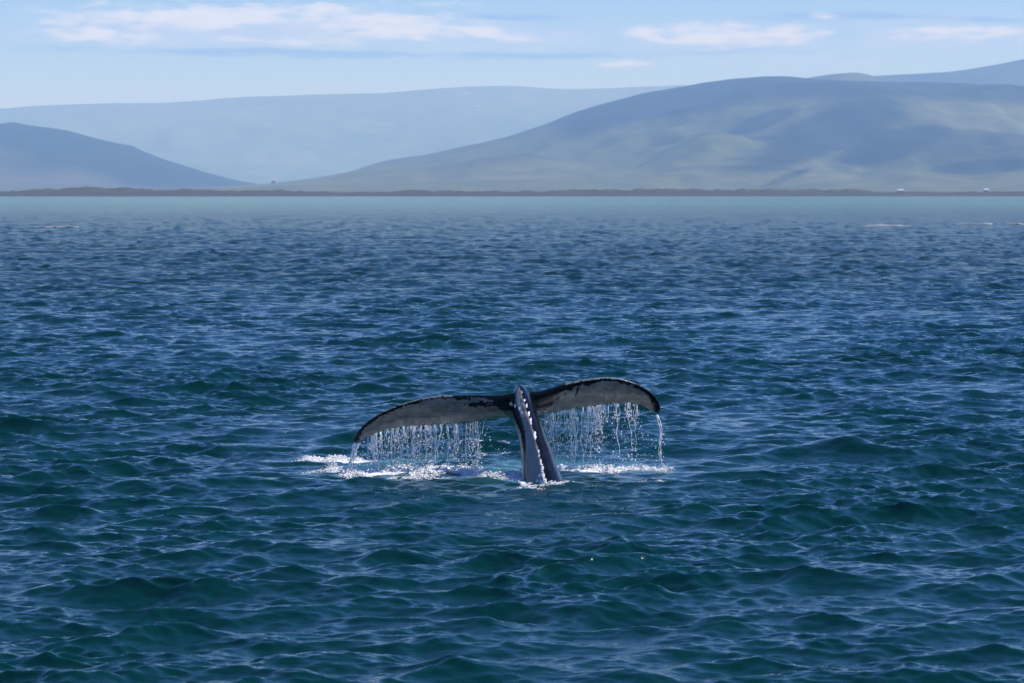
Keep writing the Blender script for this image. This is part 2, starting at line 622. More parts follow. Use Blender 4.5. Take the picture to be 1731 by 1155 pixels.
hill('right_hill', [(380, 319.5), (430, 318), (480, 310), (560, 301), (620, 286), (660, 271), (740, 257), (860, 230.5), (920, 211), (960, 195), (1010, 177.5),
                    (1080, 160), (1150, 147), (1200, 138.5), (1250, 131.5), (1290, 129.5), (1340, 130), (1372, 133), (1420, 136), (1480, 137), (1530, 139),
                    (1590, 139.5), (1630, 141), (1680, 146.5), (1731, 156), (1850, 175), (2000, 190), (2400, 230), (2900, 316)],
     7600, 3900, 9600, m_right, 21, 80, 55, nx=460, ny=150,
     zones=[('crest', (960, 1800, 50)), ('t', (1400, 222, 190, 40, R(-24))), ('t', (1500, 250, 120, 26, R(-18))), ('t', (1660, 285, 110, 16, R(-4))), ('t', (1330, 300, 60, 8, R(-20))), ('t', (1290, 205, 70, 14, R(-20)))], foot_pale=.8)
hill('left_hill', [(-900, 316), (-600, 260), (-300, 225), (-80, 217), (0, 209.5), (20, 206.5), (45, 211.5), (75, 215), (110, 220), (150, 231), (190, 241), (222, 246), (232, 253),
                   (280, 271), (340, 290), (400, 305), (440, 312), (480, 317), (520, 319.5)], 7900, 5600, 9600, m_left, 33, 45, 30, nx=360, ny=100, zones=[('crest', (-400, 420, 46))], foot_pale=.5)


def build_shore():
    # the low dune and shingle bank along the beach, and the plain behind it
    pn = Perlin(77)
    X = np.concatenate([np.linspace(-3000, -420, 160)[:-1], np.linspace(-420, 420, 900), np.linspace(420, 3000, 160)[1:]])
    Y = np.concatenate([np.linspace(1640, 1760, 40), [1800, 1900, 2200]])
    xx, yy = np.meshgrid(X, Y)
    prof = np.interp(Y, [1640, 1662, 1672, 1690, 1712, 1740, 1760, 2200], [-1.2, -.25, .25, 1.6, 3.3, 2.4, 1.8, 1.6])
    crest = .68 + .55 * pn.fbm(xx / 38, yy / 200, 5, .75) + .30 * pn.fbm(xx / 160 + 5, yy / 300, 3)
    for cx, w, a in ((-255, 14, .45), (-227, 13, .30), (-185, 30, .2), (-80, 26, .12), (115, 40, .14)):
        crest = crest + a * np.exp(-((xx - cx) / w) ** 2)
    up = sstep(yy, 1672, 1705)
    z = prof[:, None] * np.where(up > 0, 1 + (crest - .72) * up * .9, 1)
    z = z + up * (1 - sstep(yy, 1750, 1800)) * .35 * pn.fbm(xx / 8, yy / 8, 3)
    V = np.stack([xx, yy, z], -1).reshape(-1, 3)
    m, h, bs, out = material('dune_bank')
    geo = h.node('ShaderNodeNewGeometry')
    P = geo.outputs['Position']
    sx, sy, sz = h.sep(P)
    n = h.noise(h.vmul(P, (.35, .35, 1.2)), .30, 5.0, .6)
    n2 = h.noise(P, .05, 3.0, .5)
    g = h.maprange(h.math('ADD', sz, h.math('MULTIPLY', h.math('SUBTRACT', n, .5), 5.0)), 1.4, 3.4)
    g = h.math('MULTIPLY', g, h.maprange(n2, .38, .55, .35, 1.0))
    shingle = h.mix(n, (.022, .023, .028, 1), (.055, .056, .062, 1))
    grass = h.mix(n, (.032, .038, .022, 1), (.068, .072, .040, 1))
    h.link(h.mix(g, shingle, grass), bs.inputs['Base Color'])
    bs.inputs['Roughness'].default_value = .95
    ob = mesh_np('shore_bank', V, grid_faces(len(Y), len(X)), m)
    tag(ob, kind='structure')
    m2 = land_mat('coastal_plain', (.10, .105, .06), (.15, .15, .085), (.10, .16, .05), .002, .003, (1, .4, 1))
    V = [(-19000, 2150, 1.55), (19000, 2150, 1.55), (19000, 19500, 1.55), (-19000, 19500, 1.55)]
    ob = mesh_np('coastal_plain', V, [(0, 1, 2, 3)], m2, smooth=False)
    tag(ob, kind='structure')


build_shore()


def plain_mat(name, col, rough=.6, noise_amt=.12):
    m, h, bs, out = material(name)
    tc = h.node('ShaderNodeTexCoord')
    n = h.noise(tc.outputs['Object'], 3.0, 3.0)
    d = tuple(c * (1 - noise_amt) for c in col)
    h.link(h.mix(n, (*d, 1), (*col, 1)), bs.inputs['Base Color'])
    bs.inputs['Roughness'].default_value = rough
    return m


M_WALL = plain_mat('white_render', (.62, .62, .61), .7)
M_ROOF = plain_mat('roof_sheet', (.48, .47, .46), .5)
M_GLASS = plain_mat('window_glass', (.03, .04, .05), .15)
M_SNOW = plain_mat('old_snow', (.42, .43, .45), .6)


def box_bm(bm, cx, cy, cz, sx, sy, sz):
    r = bmesh.ops.create_cube(bm, size=1.0)
    bmesh.ops.scale(bm, vec=(sx, sy, sz), verts=r['verts'])
    bmesh.ops.translate(bm, vec=(cx, cy, cz), verts=r['verts'])


def bm_obj(name, bm, mat, parent=None):
    me = bpy.data.meshes.new(name)
    bm.to_mesh(me)
    bm.free()
    me.materials.append(mat)
    ob = bpy.data.objects.new(name, me)
    COL.objects.link(ob)
    if parent:
        ob.parent = parent
    return ob


def farmhouse(loc, w, dpt, hgt, label):
    e = bpy.data.objects.new('farmhouse', None)
    COL.objects.link(e)
    e.location = loc
    tag(e, label, 'farmhouse')
    bm = bmesh.new()
    vs = [(-w / 2, -dpt / 2, -1), (w / 2, -dpt / 2, -1), (w / 2, dpt / 2, -1), (-w / 2, dpt / 2, -1),
          (-w / 2, -dpt / 2, hgt), (w / 2, -dpt / 2, hgt), (w / 2, dpt / 2, hgt), (-w / 2, dpt / 2, hgt),
          (-w / 2, 0, hgt * 1.55), (w / 2, 0, hgt * 1.55)]
    v = [bm.verts.new(q) for q in vs]
    for f in ((0, 1, 5, 4), (2, 3, 7, 6), (1, 2, 6, 9, 5), (3, 0, 4, 8, 7), (3, 2, 1, 0)):
        bm.faces.new([v[i] for i in f])
    bm_obj('wall', bm, M_WALL, e)
    bm = bmesh.new()
    t = .15
    for s in (-1, 1):
        a = [(-w / 2 - .3, s * (dpt / 2 + .3), hgt - .12), (w / 2 + .3, s * (dpt / 2 + .3), hgt - .12), (w / 2 + .3, 0, hgt * 1.57), (-w / 2 - .3, 0, hgt * 1.57)]
        lo = [bm.verts.new(q) for q in a]
        hi = [bm.verts.new((q[0], q[1], q[2] + t)) for q in a]
        bm.faces.new(hi)
        bm.faces.new(lo[::-1])
        for i in range(4):
            bm.faces.new([lo[i], lo[(i + 1) % 4], hi[(i + 1) % 4], hi[i]])
    bm_obj('roof', bm, M_ROOF, e)
    for k in (-.28, .28):
        bm = bmesh.new()
        box_bm(bm, k * w, -dpt / 2 - .01, hgt * .55, w * .07, .06, hgt * .22)
        bm_obj('window', bm, M_GLASS, e)
    return e


p = at(1522, 323.5, 1900)
farmhouse((p[0], 1900, 1.6), 3.8, 3.2, 1.6, 'small white farmhouse low on the grassy shore bank below the dark cloud-shaded patch')
p = at(1667, 322.5, 2050)
farmhouse((p[0], 2050, 1.5), 3.2, 3.2, 1.9, 'small white farmhouse on the shore beside the pale green meadow')
p = at(463, 308, 3800)
farmhouse((p[0], 3800, p[2] - 1), 6, 5, 3.2, 'lone white farmhouse in the valley mouth between the two headlands')


def snow_patch(px, py, w, hgt, Y, label, seed):
    rng = random.Random(seed)
    c = at(px, py, Y)
    bm = bmesh.new()
    n = 16
    ring = []
    for i in range(n):
        a = 2 * math.pi * i / n
        q = 1 + .35 * rng.uniform(-1, 1)
        ring.append((w / 2 * math.cos(a) * q, hgt / 2 * math.sin(a) * q * 3.0, hgt / 2 * math.sin(a) * q))
    lo = [bm.verts.new((a, b, z)) for a, b, z in ring]
    hi = [bm.verts.new((a * .9, b * .9 - 6, z * .9 + 1)) for a, b, z in ring]
    bm.faces.new(hi)
    for i in range(n):
        bm.faces.new([lo[i], lo[(i + 1) % n], hi[(i + 1) % n], hi[i]])
    ob = bm_obj('snow_patch', bm, M_SNOW)
    ob.location = c
    tag(ob, label, 'snow')


snow_patch(787, 157.5, 36, 5, 14000, 'white snow patch just under the crest of the far ridge', 1)
snow_patch(808, 179.5, 30, 5, 13300, 'white snow patch halfway down the far ridge', 2)
snow_patch(437, 184.5, 22, 4, 13300, 'tiny white snow patch on the far ridge above the pointed dark hill', 3)

# ------------------------------------------------------------------ the whale
LEFT = [((885, 662), (882, 716)), ((866, 666), (858, 706)), ((845, 669), (840, 709)), ((815, 669), (812, 713)), ((780, 669), (775, 717)),
        ((745, 669.5), (738, 719)), ((713, 674), (706, 721)), ((680, 683), (676, 723)), ((655, 693), (653, 727.5)), ((635, 703), (636, 733.5)),
        ((618, 715), (622, 740.5)), ((606, 729), (611, 746.5)), ((599, 741), (603, 750.5)), ((597, 749), (598, 752.5))]
RIGHT = [((872, 662), (880, 716)), ((893, 663), (902, 706)), ((916, 662), (920, 701)), ((947, 651.5), (947, 696)), ((973, 645), (973, 690.5)),
         ((1004, 640), (998, 688)), ((1030, 638.5), (1023, 685)), ((1055, 642), (1050, 683)), ((1078, 650), (1072, 682.5)), ((1097, 661), (1086, 687)),
         ((1110, 673), (1096, 694)), ((1116.5, 687), (1104, 700)), ((1115, 697), (1109, 702.5))]


def fluke_depth(px):
    return 41.75 + np.where(px > 880, (px - 880) / 235.0 * .75, -(880 - px) / 285.0 * .25)


def resample(P, n):
    """Catmull-Rom through rows of P, n samples"""
    P = np.asarray(P, float)
    Q = np.vstack([2 * P[0] - P[1], P, 2 * P[-1] - P[-2]])
    m = len(P) - 1
    out = []
    for t in np.linspace(0, m, n):
        i = min(int(t), m - 1)
        f = t - i
        a, b, c, d = Q[i], Q[i + 1], Q[i + 2], Q[i + 3]
        out.append(.5 * (2 * b + (c - a) * f + (2 * a - 5 * b + 4 * c - d) * f * f + (3 * b - a - 3 * c + d) * f ** 3))
    return np.array(out)


def fluke_part(st, seed):
    rows = []
    L = np.array([np.append(a, 0) for a, b in st])
    T = np.array([np.append(b, 0) for a, b in st])
    n = 150
    L, T = resample(L, n), resample(T, n)
    rng = np.random.default_rng(seed)
    ser = np.convolve(rng.standard_normal(n + 8), np.ones(3) / 3, 'same')[4:-4]
    env = sstep(np.arange(n), 18, 40) * (1 - sstep(np.arange(n), n - 25, n - 5))
    V = []
    m = 24
    for i in range(n):
        s = i / (n - 1)
        dl = float(fluke_depth(L[i, 0]))
        dt = float(fluke_depth(T[i, 0])) + .42 * (1 - s ** 3)
        a = at(L[i, 0], L[i, 1], dl)
        b = at(T[i, 0], T[i, 1] + (ser[i] * 1.6 - 2.2 * max(0, ser[i] - .55)) * env[i], dt)
        c = b - a
        ch = np.linalg.norm(c)
        span = np.array((1.0, 0, 0))
        nrm = np.cross(c, span)
        nrm /= np.linalg.norm(nrm)
        th = (.10 * (1 - s) ** 1.2 + .035) * min(1.0, ch / .25)
        for k in range(m):
            ang = 2 * math.pi * k / m
            q = .5 - .5 * math.cos(ang)          # 0 leading, 1 trailing
            prof = math.sqrt(max(q, 0)) * (1 - q) * 1.9 + .10 * math.sqrt(max(q * (1 - q), 0))
            side = 1 if ang < math.pi else -1
            camber = .05 * ch * math.sin(math.pi * q)
            V.append(a + c * q + nrm * (side * th * prof * .75 + camber * 0.6))
    V = np.array(V)
    F = grid_faces(n, m, wrap=True)
    return V, F, n, m


STOCK = [  # image y, left x, right x, ridge x, depth of ridge, thickness
    (1010, 872, 1040, 965, 38.9, 1.2), (930, 876, 1006, 950, 39.35, 1.1), (870, 879, 982, 937, 39.75, 1.05), (840, 880.5, 967, 930, 39.95, 1.0), (822, 881, 956, 925, 40.1, .98),
    (790, 882, 943, 918, 40.37, .92), (760, 879.5, 932, 910.5, 40.63, .85), (735, 875, 922, 904, 40.86, .8), (712, 869, 913.5, 897, 41.08, .72),
    (692, 864, 906, 890.5, 41.3, .62), (675, 866, 899, 885, 41.5, .5), (662, 869, 892, 880.5, 41.68, .36), (654, 871.5, 886, 878, 41.8, .24), (650.5, 874, 881.5, 877, 41.88, .12)]


def stock_part():
    S = resample(STOCK, 130)
    V = []
    m = 48
    rng = np.random.default_rng(4)
    kn = np.convolve(rng.standard_normal(140), np.hanning(6) / 2, 'same')[5:135]
    for i, (y, xl, xr, xm, d, th) in enumerate(S):
        # knuckles of the backbone along the ridge
        kk = .007 * math.sin(i * .78 + .6 * math.sin(i * .21)) + .006 * kn[i]
        kk *= 1 if y < 830 else .3
        ctrl = [(xm, y, d - kk), (xm + (xr - xm) * .62, y, d + .10 * th), (xr, y, d + .42 * th), (xr - (xr - xl) * .12, y, d + .75 * th), ((xl + xr) / 2, y, d + th),
                (xl + (xr - xl) * .12, y, d + .75 * th), (xl, y, d + .45 * th), (xl + (xm - xl) * .30, y, d + .20 * th), (xl + (xm - xl) * .72, y, d + .06 * th)]
        C = np.array(ctrl)
        n = len(C)
        for k in range(m):
            t = k / m * n
            j = int(t)
            f = t - j
            a, b, c, e = C[(j - 1) % n], C[j % n], C[(j + 1) % n], C[(j + 2) % n]
            q = .5 * (2 * b + (c - a) * f + (2 * a - 5 * b + 4 * c - e) * f * f + (3 * b - a - 3 * c + e) * f ** 3)
            V.append(at(q[0], q[1], q[2]))
    return np.array(V), grid_faces(len(S), m, wrap=True), len(S), m


def whale_pigment_and_glints(V, N):
    """pale pigment of the flukes' underside and the grey of the tail stock, plus painted sun glints, as signed distance in cm-ish units"""
    px, py = project(V)
    white = np.full(len(V), -8.0)
    for st, left in ((LEFT, True), (RIGHT, False)):
        L = np.array([a for a, b in st])
        T = np.array([b for a, b in st])
        o = np.argsort(L[:, 0])
        top = np.interp(px, L[o, 0], L[o, 1])
        o = np.argsort(T[:, 0])
        bot = np.interp(px, T[o, 0], T[o, 1])
        from_top = py - top
        from_bot = bot - py
        if left:
            sel = px < 866
            edge = np.interp(px, [597, 610, 640, 700, 745, 780, 800, 830, 850, 866], [16, 9, 6, 5, 4, 6, 8, 14, 27, 60])
            f = from_top - edge
            # the dark blotch near the root
            blot = 1 - np.hypot((px - 812) / 26, (py - 684) / 5.0)
            f = np.minimum(f, -blot * 6 + 1)
            # pale scrape above it
            scr = 1 - np.hypot((px - 808) / 24, (py - (675 + (px - 808) * .12)) / 3.2)
            f = np.where(scr > -.2, np.maximum(f, scr * 3.5 - .6), f)
            f = np.minimum(f, from_bot - np.interp(px, [597, 640, 700, 820, 850], [1.2, 1.0, 1.4, 3.2, 4.5]))
            f = np.minimum(f, (px - np.interp(py, [725, 752], [606, 612])) * .6)
        else:
            sel = px > 904
            edge = np.interp(px, [904, 915, 930, 945, 960, 990, 1020, 1060, 1085, 1100, 1117], [60, 40, 30, 21, 15, 9, 5.5, 6, 7, 10, 24])
            f = from_top - edge
            scr = 1 - np.hypot((px - 955) / 26, (py - (664 - (px - 955) * .45)) / 3.5)
            f = np.where(scr > -.2, np.maximum(f, scr * 3.2 - .6), f)
            nick = 1 - np.hypot((px - 976 - (660 - py) * .25) / 2.6, (py - 662) / 9.0)
            f = np.minimum(f, -nick * 6 + 1)
            f = np.minimum(f, from_bot - 1.1)
            f = np.minimum(f, np.interp(px, [1080, 1102, 1110], [9, 1, -4]))
        vent = (N[:, 1] < -.05) | (N[:, 2] < -.25)
        sunlit_rim = (from_top < 3.6) & (np.abs(px - (690 if left else 1015)) < (75 if left else 60))  # upper edges whitened to imitate sunlit glints
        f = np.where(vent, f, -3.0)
        f = np.where(sunlit_rim & (N[:, 2] > .15), np.maximum(f, 1.6), f)
        f = np.where(sunlit_rim & (from_top < 1.2), np.maximum(f, .8), f)
        white = np.where(sel, np.clip(f, -8, 8), white)
    # grey flank of the tail stock between the backbone and the dark stripe
    S = np.array(STOCK)
    o = np.argsort(S[:, 0])
    xm = np.interp(py, S[o, 0], S[o, 3])
    xl = np.interp(py, S[o, 0], S[o, 1])
    stripe_r = np.interp(py, [680, 700, 712, 730, 760, 790, 822, 840], [872, 878, 883, 887, 888.5, 888, 888, 888])
    stripe_l = np.interp(py, [680, 695, 712, 730, 760, 790, 822, 840], [862, 862, 870, 880, 884, 884.5, 885, 885])
    g = np.minimum(px - stripe_r, xm - 0.5 - px)
    g = np.maximum(g, np.minimum(stripe_l - px, 3))
    g = np.minimum(g, (py - 654) * .5)
    on = (px > 858) & (px < 960) & (V[:, 1] < np.interp(py, S[o, 0], S[o, 4]) + .45) & ((px > 866) | (py > 705))
    grey = np.where(on, np.clip(g, -8, 8), -8)
    # wet sun glints painted white along the backbone
    ridge_glint = np.full(len(V), -6.0)
    spots = [(864, 683.5, 3, 3), (871, 686.5, 3, 2.6), (878, 691, 3, 3.4), (881.5, 697, 2, 3), (882.5, 663, 1.5, 2.4), (887, 677, 1.8, 2.4), (890.5, 686, 2.4, 4.6),
             (894.5, 698, 2.4, 4.6), (897.5, 711.5, 2.6, 7.5), (904.5, 737, 2.8, 6.2), (910.5, 762, 2.2, 3), (911.5, 771, 1.8, 2.6), (908, 772, 1.5, 1.6), (914, 782, 2.4, 6),
             (916.5, 793, 3.2, 8), (919, 805, 3.2, 8), (922.5, 817, 3, 7), (912, 804, 3.6, 3), (908, 813, 3, 3), (914.5, 815, 3.6, 4.5), (909, 820, 2, 2)]
    for cx, cy, rx, ry in spots:
        ridge_glint = np.maximum(ridge_glint, (1 - np.hypot((px - cx) / (rx * .72), (py - cy) / (ry * 1.15))) * min(rx, ry))
    ridge_glint = np.where(V[:, 1] < np.interp(py, S[o, 0], S[o, 4]) + .4, ridge_glint, -6)
    return white, grey, ridge_glint


def whale_mat():
    m, h, bs, out = material('wet_whale_skin')
    tc = h.node('ShaderNodeTexCoord')
    P = tc.outputs['Object']
    w = h.attr('white')
    g = h.attr('grey')
    n1 = h.noise(P, 14.0, 4.0, .6)
    n2 = h.noise(P, 40.0, 3.0, .6)
    n3 = h.noise(h.vmul(P, (1, 1, .35)), 6.0, 4.0, .55)
    wob = h.math('ADD', h.math('MULTIPLY', h.math('SUBTRACT', n1, .5), 16.0), h.math('MULTIPLY', h.math('SUBTRACT', n2, .5), 7.0))
    fw = h.maprange(h.math('ADD', w, wob), -.4, .5)
    fg = h.maprange(h.math('ADD', g, h.math('MULTIPLY', wob, .35)), -.6, .9)
    white = h.mix(h.maprange(n3, .35, .7), (.15, .157, .145, 1), (.245, .25, .23, 1))
    smear = h.noise(h.vmul(P, (1.2, 1, 7.0)), 3.0, 5.0, .65, .4)
    white = h.mix(h.maprange(smear, .46, .74, 0.0, .65), white, (.055, .06, .06, 1))
    scr = h.maprange(h.noise(h.vadd(h.vmul(P, (1.0, 1, 14.0)), (5.0, 2.0, 1.0)), 4.0, 2.0, .5, 1.2), .64, .68)
    white = h.mix(h.math('MULTIPLY', scr, .4), white, (.33, .33, .31, 1))
    speck = h.maprange(h.noise(P, 26.0, 2.0, .5), .66, .72)
    white = h.mix(h.math('MULTIPLY', speck, .6), white, (.42, .41, .38, 1))
    grey = h.mix(n3, (.21, .197, .17, 1), (.33, .312, .275, 1))
    black = h.mix(n1, (.003, .0035, .005, 1), (.006, .006, .008, 1))
    col = h.mix(fg, black, grey)
    col = h.mix(fw, col, white)
    fs = h.maprange(h.math('ADD', h.attr('ridge_glint'), h.math('MULTIPLY', wob, .5)), .1, 1.0)  # sun glints of the ridge, put into the skin colour
    col = h.mix(fs, col, (.82, .82, .80, 1))
    h.link(col, bs.inputs['Base Color'])
    h.link(h.fmix(fw, h.fmix(n2, .16, .30), .34), bs.inputs['Roughness'])
    bs.inputs['IOR'].default_value = 1.4
    bs.inputs['Specular IOR Level'].default_value = .02
    bs.inputs['Coat Weight'].default_value = .9
    bs.inputs['Coat Roughness'].default_value = .06
    bs.inputs['Coat IOR'].default_value = 1.33
    b1 = h.bump(h.noise(h.vmul(P, (1, 1, .6)), 22.0, 3.0, .6), .35, .012)
    h.link(b1, bs.inputs['Normal'])
    h.link(h.bump(h.noise(P, 20.0, 2.0, .5), .6, .008), bs.inputs['Coat Normal'])
    return m


def build_whale():
    bm_parts = [fluke_part(LEFT, 1), fluke_part(RIGHT, 2), stock_part()]
    bm = bmesh.new()
    for V, F, n, m in bm_parts:
        vs = [bm.verts.new(v) for v in V]
        for f in F:
            bm.faces.new([vs[i] for i in f])
        bm.faces.new([vs[i] for i in range(m)][::-1])
        bm.faces.new([vs[(n - 1) * m + i] for i in range(m)])
    bmesh.ops.recalc_face_normals(bm, faces=bm.faces)
    me = bpy.data.meshes.new('raw')
    bm.to_mesh(me)
    bm.free()
    raw = bpy.data.objects.new('raw', me)
    COL.objects.link(raw)
    r = raw.modifiers.new('remesh', 'REMESH')
    r.mode = 'VOXEL'
    r.voxel_size = .0115
    s = raw.modifiers.new('smooth', 'SMOOTH')
    s.factor = .5
    s.iterations = 4
    dg = bpy.context.evaluated_depsgraph_get()
    dg.update()
    me2 = bpy.data.meshes.new_from_object(raw.evaluated_get(dg))
    bpy.data.objects.remove(raw)
    me2.name = 'humpback_whale'
    nv = len(me2.vertices)
    V = np.zeros(nv * 3, np.float32)
    me2.vertices.foreach_get('co', V)
    V = V.reshape(-1, 3)
    N = np.zeros(nv * 3, np.float32)
    me2.vertices.foreach_get('normal', N)
    N = N.reshape(-1, 3)
    white, grey, ridge_glint = whale_pigment_and_glints(V.astype(float), N)
    base = np.array((at(915, 822, 40.6)[0], 40.6, 0.0))
    V -= base.astype(np.float32)
    me2.vertices.foreach_set('co', V.ravel())
    me2.update()
    me2.polygons.foreach_set('use_smooth', np.ones(len(me2.polygons), dtype=bool))
    me2.materials.clear()
    me2.materials.append(whale_mat())
    ob = bpy.data.objects.new('humpback_whale', me2)
    COL.objects.link(ob)
    ob.location = base
    set_attr(ob, 'white', white)
    set_attr(ob, 'grey', grey)
    set_attr(ob, 'ridge_glint', ridge_glint)
    tag(ob, 'black and white humpback whale tail raised out of the sea, water pouring off its flukes', 'whale')
    print('whale verts', nv)
    return ob


whale = build_whale()

# ------------------------------------------------------------------ water running off the flukes
def water_mat():
    m, h, bs, out = material('falling_water')
    bs.inputs['Base Color'].default_value = (.97, .97, .96, 1)
    bs.inputs['Roughness'].default_value = .06
    bs.inputs['IOR'].default_value = 1.33
    tc = h.node('ShaderNodeTexCoord')
    n = h.noise(tc.outputs['Object'], 30.0, 2.0)
    h.link(h.maprange(n, .3, .7, .0, .3), bs.inputs['Transmission Weight'])
    return m


def foam_mat():
    m, h, bs, out = material('sea_froth')
    tc = h.node('ShaderNodeTexCoord')
    n = h.noise(tc.outputs['Object'], 20.0, 4.0)
    h.link(h.mix(n, (.76, .76, .74, 1), (.90, .89, .86, 1)), bs.inputs['Base Color'])
    bs.inputs['Roughness'].default_value = .55
    bs.inputs['Subsurface Weight'].default_value = 0.0
    return m


M_FALL = water_mat()
M_FROTH = foam_mat()
M_CREST = plain_mat('broken_crest', (.44, .46, .46), .6)

_b = bmesh.new()
bmesh.ops.create_icosphere(_b, subdivisions=1, radius=1.0)
ICO_V = np.array([v.co[:] for v in _b.verts])
_b.verts.index_update()
ICO_F = np.array([[v.index for v in f.verts] for f in _b.faces])
_b.free()


def blobs(name, C, S, mat):
    """many small drops at C (n,3) with scales S (n,3), one mesh"""
    C, S = np.asarray(C), np.asarray(S)
    n = len(C)
    V = (C[:, None, :] + ICO_V[None] * S[:, None, :]).reshape(-1, 3)
    F = (ICO_F[None] + (np.arange(n) * len(ICO_V))[:, None, None]).reshape(-1, 3)
    return mesh_np(name, V, F, mat)


DROPS_C, DROPS_S = [], []
SPLASH = []


def strand(px, top_py, bot_py, depth, width, drift, seed, label, group):
    """one cord of water hanging from the fluke's edge: swelling, necking, breaking up below"""
    rng = np.random.default_rng(seed)
    a = at(px, top_py, depth)
    b = at(px + drift, bot_py, depth)
    b[2] = max(b[2], -.03)
    full = a[2] - b[2]
    ln = full * (rng.uniform(.8, 1.0) if full > .25 else 1.0)
    n = max(8, int(ln / .022))
    ring = 7
    V = []
    wx = np.cumsum(np.cumsum(rng.standard_normal(n)) * .35 + rng.standard_normal(n)) * .0042
    wx -= np.linspace(0, wx[-1] * .6, n)
    ph = rng.random() * 6
    rad = []
    for i in range(n):
        t = i / (n - 1)
        z = a[2] + .012 - (ln + .012) * t
        x = a[0] + (b[0] - a[0]) * (t * ln / full) ** .6 + wx[i]
        y = a[1] + rng.normal() * .003
        rr = width * (1.0 - .45 * t) * (.34 + .4 * abs(math.sin(i * .5 + ph + wx[i] * 60)) ** 2 + .6 * rng.random() ** 3)
        rr *= 1.0 if i not in (0, n - 1) else .35
        rad.append(rr)
        for k in range(ring):
            q = 2 * math.pi * k / ring
            V.append((x + rr * math.cos(q), y + rr * math.sin(q), z))
    V = np.array(V)
    base = np.array((a[0], a[1], a[2]))
    F = grid_faces(n, ring, wrap=True)
    ob = mesh_np('water_strand', V - base, F, M_FALL)
    ob.location = base
    tag(ob, label, 'falling water', group)
    if ln < full:                      # the cord breaks into a chain of beads
        nb = int((full - ln) / .016)
        for i in range(nb):
            t = i / nb
            if rng.random() < .25:
                continue
            s = width * rng.uniform(.35, .8) * (1 - .3 * t)
            DROPS_C.append((x + (b[0] - a[0]) * .3 * t + rng.normal() * (.004 + .016 * t), y + rng.normal() * .01, z - (full - ln) * t))
            DROPS_S.append((s, s, s * rng.uniform(1, 2.2)))
    # drops shaken off below and beside it
    nd = int(rng.integers(8, 22) * (ln / .5 + .3))
    for _ in range(nd):
        zz = a[2] - (full + .15) * rng.random() ** .45
        if zz < -.02:
            continue
        s = .0035 + .0085 * rng.random() ** 3
        DROPS_C.append((b[0] + rng.normal() * .045 + (a[0] - b[0]) * .3, a[1] + rng.normal() * .06, zz))
        DROPS_S.append((s, s, s * (1 + rng.random())))
    if a[2] - full < .12:
        SPLASH.append((b[0], a[1]))


def edge_y(st, px):
    T = np.array([b for a, b in st])
    o = np.argsort(T[:, 0])
    return float(np.interp(px, T[o, 0], T[o, 1]))


rng0 = np.random.default_rng(9)
LAB_L = 'thin white strand of water falling from the lower, drooping fluke with the long pale underside'
LAB_R = 'thin white strand of water falling from the higher, arched fluke with the rounded black tip'
GR_L, GR_R = 'water strands under the drooping fluke', 'water strands under the arched fluke'


def run_strands():
    k = 0
    # (x, bottom y, width) - the strong cords one can pick out, then the fringe between them
    left = [(630, 800, .022), (637, 800, .020), (642, 772, .014), (655, 742, .012), (664, 790, .014), (671, 764, .016), (681, 800, .016), (690, 776, .012),
            (700, 788, .016), (712, 764, .010), (720, 782, .018), (728, 770, .015), (737, 772, .012), (749, 760, .014), (757, 786, .014), (771, 780, .013),
            (791, 783, .013), (806, 790, .014), (820, 734, .010), (660, 800, .010), (694, 796, .010), (734, 788, .010)]
    right = [(921, 728, .010), (932, 734, .010), (943, 744, .012), (948, 740, .010), (958, 730, .012), (967, 786, .016), (971, 760, .012), (986, 764, .013),
             (991, 784, .014), (1000, 730, .012), (1011, 724, .013), (1014, 736, .010), (1029, 708, .010), (1043, 750, .013), (1057, 704, .009), (1077, 722, .010),
             (1064, 696, .008), (940, 766, .009), (1002, 776, .010)]
    for x, yb, w in left:
        yt = edge_y(LEFT, x)
        w *= .8
        yb = rng0.uniform(788, 798) if yb > 762 else yb
        strand(x, yt - 1, yb, float(fluke_depth(x)) + .40, w, rng0.normal(-1.2, 1.5), 100 + k, LAB_L, GR_L)
        k += 1
    for x, yb, w in right:
        yt = edge_y(RIGHT, x)
        w *= .8
        yb = rng0.uniform(778, 790) if yb > 745 else yb
        strand(x, yt - 1, yb, float(fluke_depth(x)) + .40, w, rng0.normal(.4, 1.5), 100 + k, LAB_R, GR_R)
        k += 1
    for _ in range(92):
        x = rng0.choice([634, 640, 668, 684, 700, 716, 724, 732, 752, 768, 796, 806]) + rng0.normal() * 5.5
        yt = edge_y(LEFT, x)
        strand(x, yt - 1, yt + 8 + 72 * rng0.random() ** 1.9, float(fluke_depth(x)) + .40 + rng0.normal() * .02, .003 + .0055 * rng0.random() ** 1.5, rng0.normal(-.8, 2.4), 100 + k, LAB_L, GR_L)
        k += 1
    for _ in range(76):
        x = min(1082, max(914, rng0.choice([921, 931, 945, 958, 968, 972, 988, 996, 1010, 1013, 1043, 1066]) + rng0.normal() * 4.5))
        yt = edge_y(RIGHT, x)
        strand(x, yt - 1, yt + 6 + 88 * rng0.random() ** 2.2, float(fluke_depth(x)) + .40 + rng0.normal() * .02, .003 + .005 * rng0.random() ** 1.5, rng0.normal(.2, 2.2), 100 + k, LAB_R, GR_R)
        k += 1
    # the gush from the drooping tip and the arc from the black tip
    for i in range(7):
        strand(600 + i * 1.6, 750, 796 + rng0.uniform(-6, 6), 41.52 + rng0.normal() * .03, .016, -8 - 1.6 * i + rng0.normal() * 2, 900 + i,
               'gush of water pouring off the pointed tip of the drooping fluke', 'gush from the drooping tip')
    for i in range(2):
        strand(1110 + i, 702, 786, 42.5 + .03 * i, .011, 12 - 2 * i, 950 + i, 'curved jet of water leaving the rounded black fluke tip', 'jet from the black tip')


run_strands()


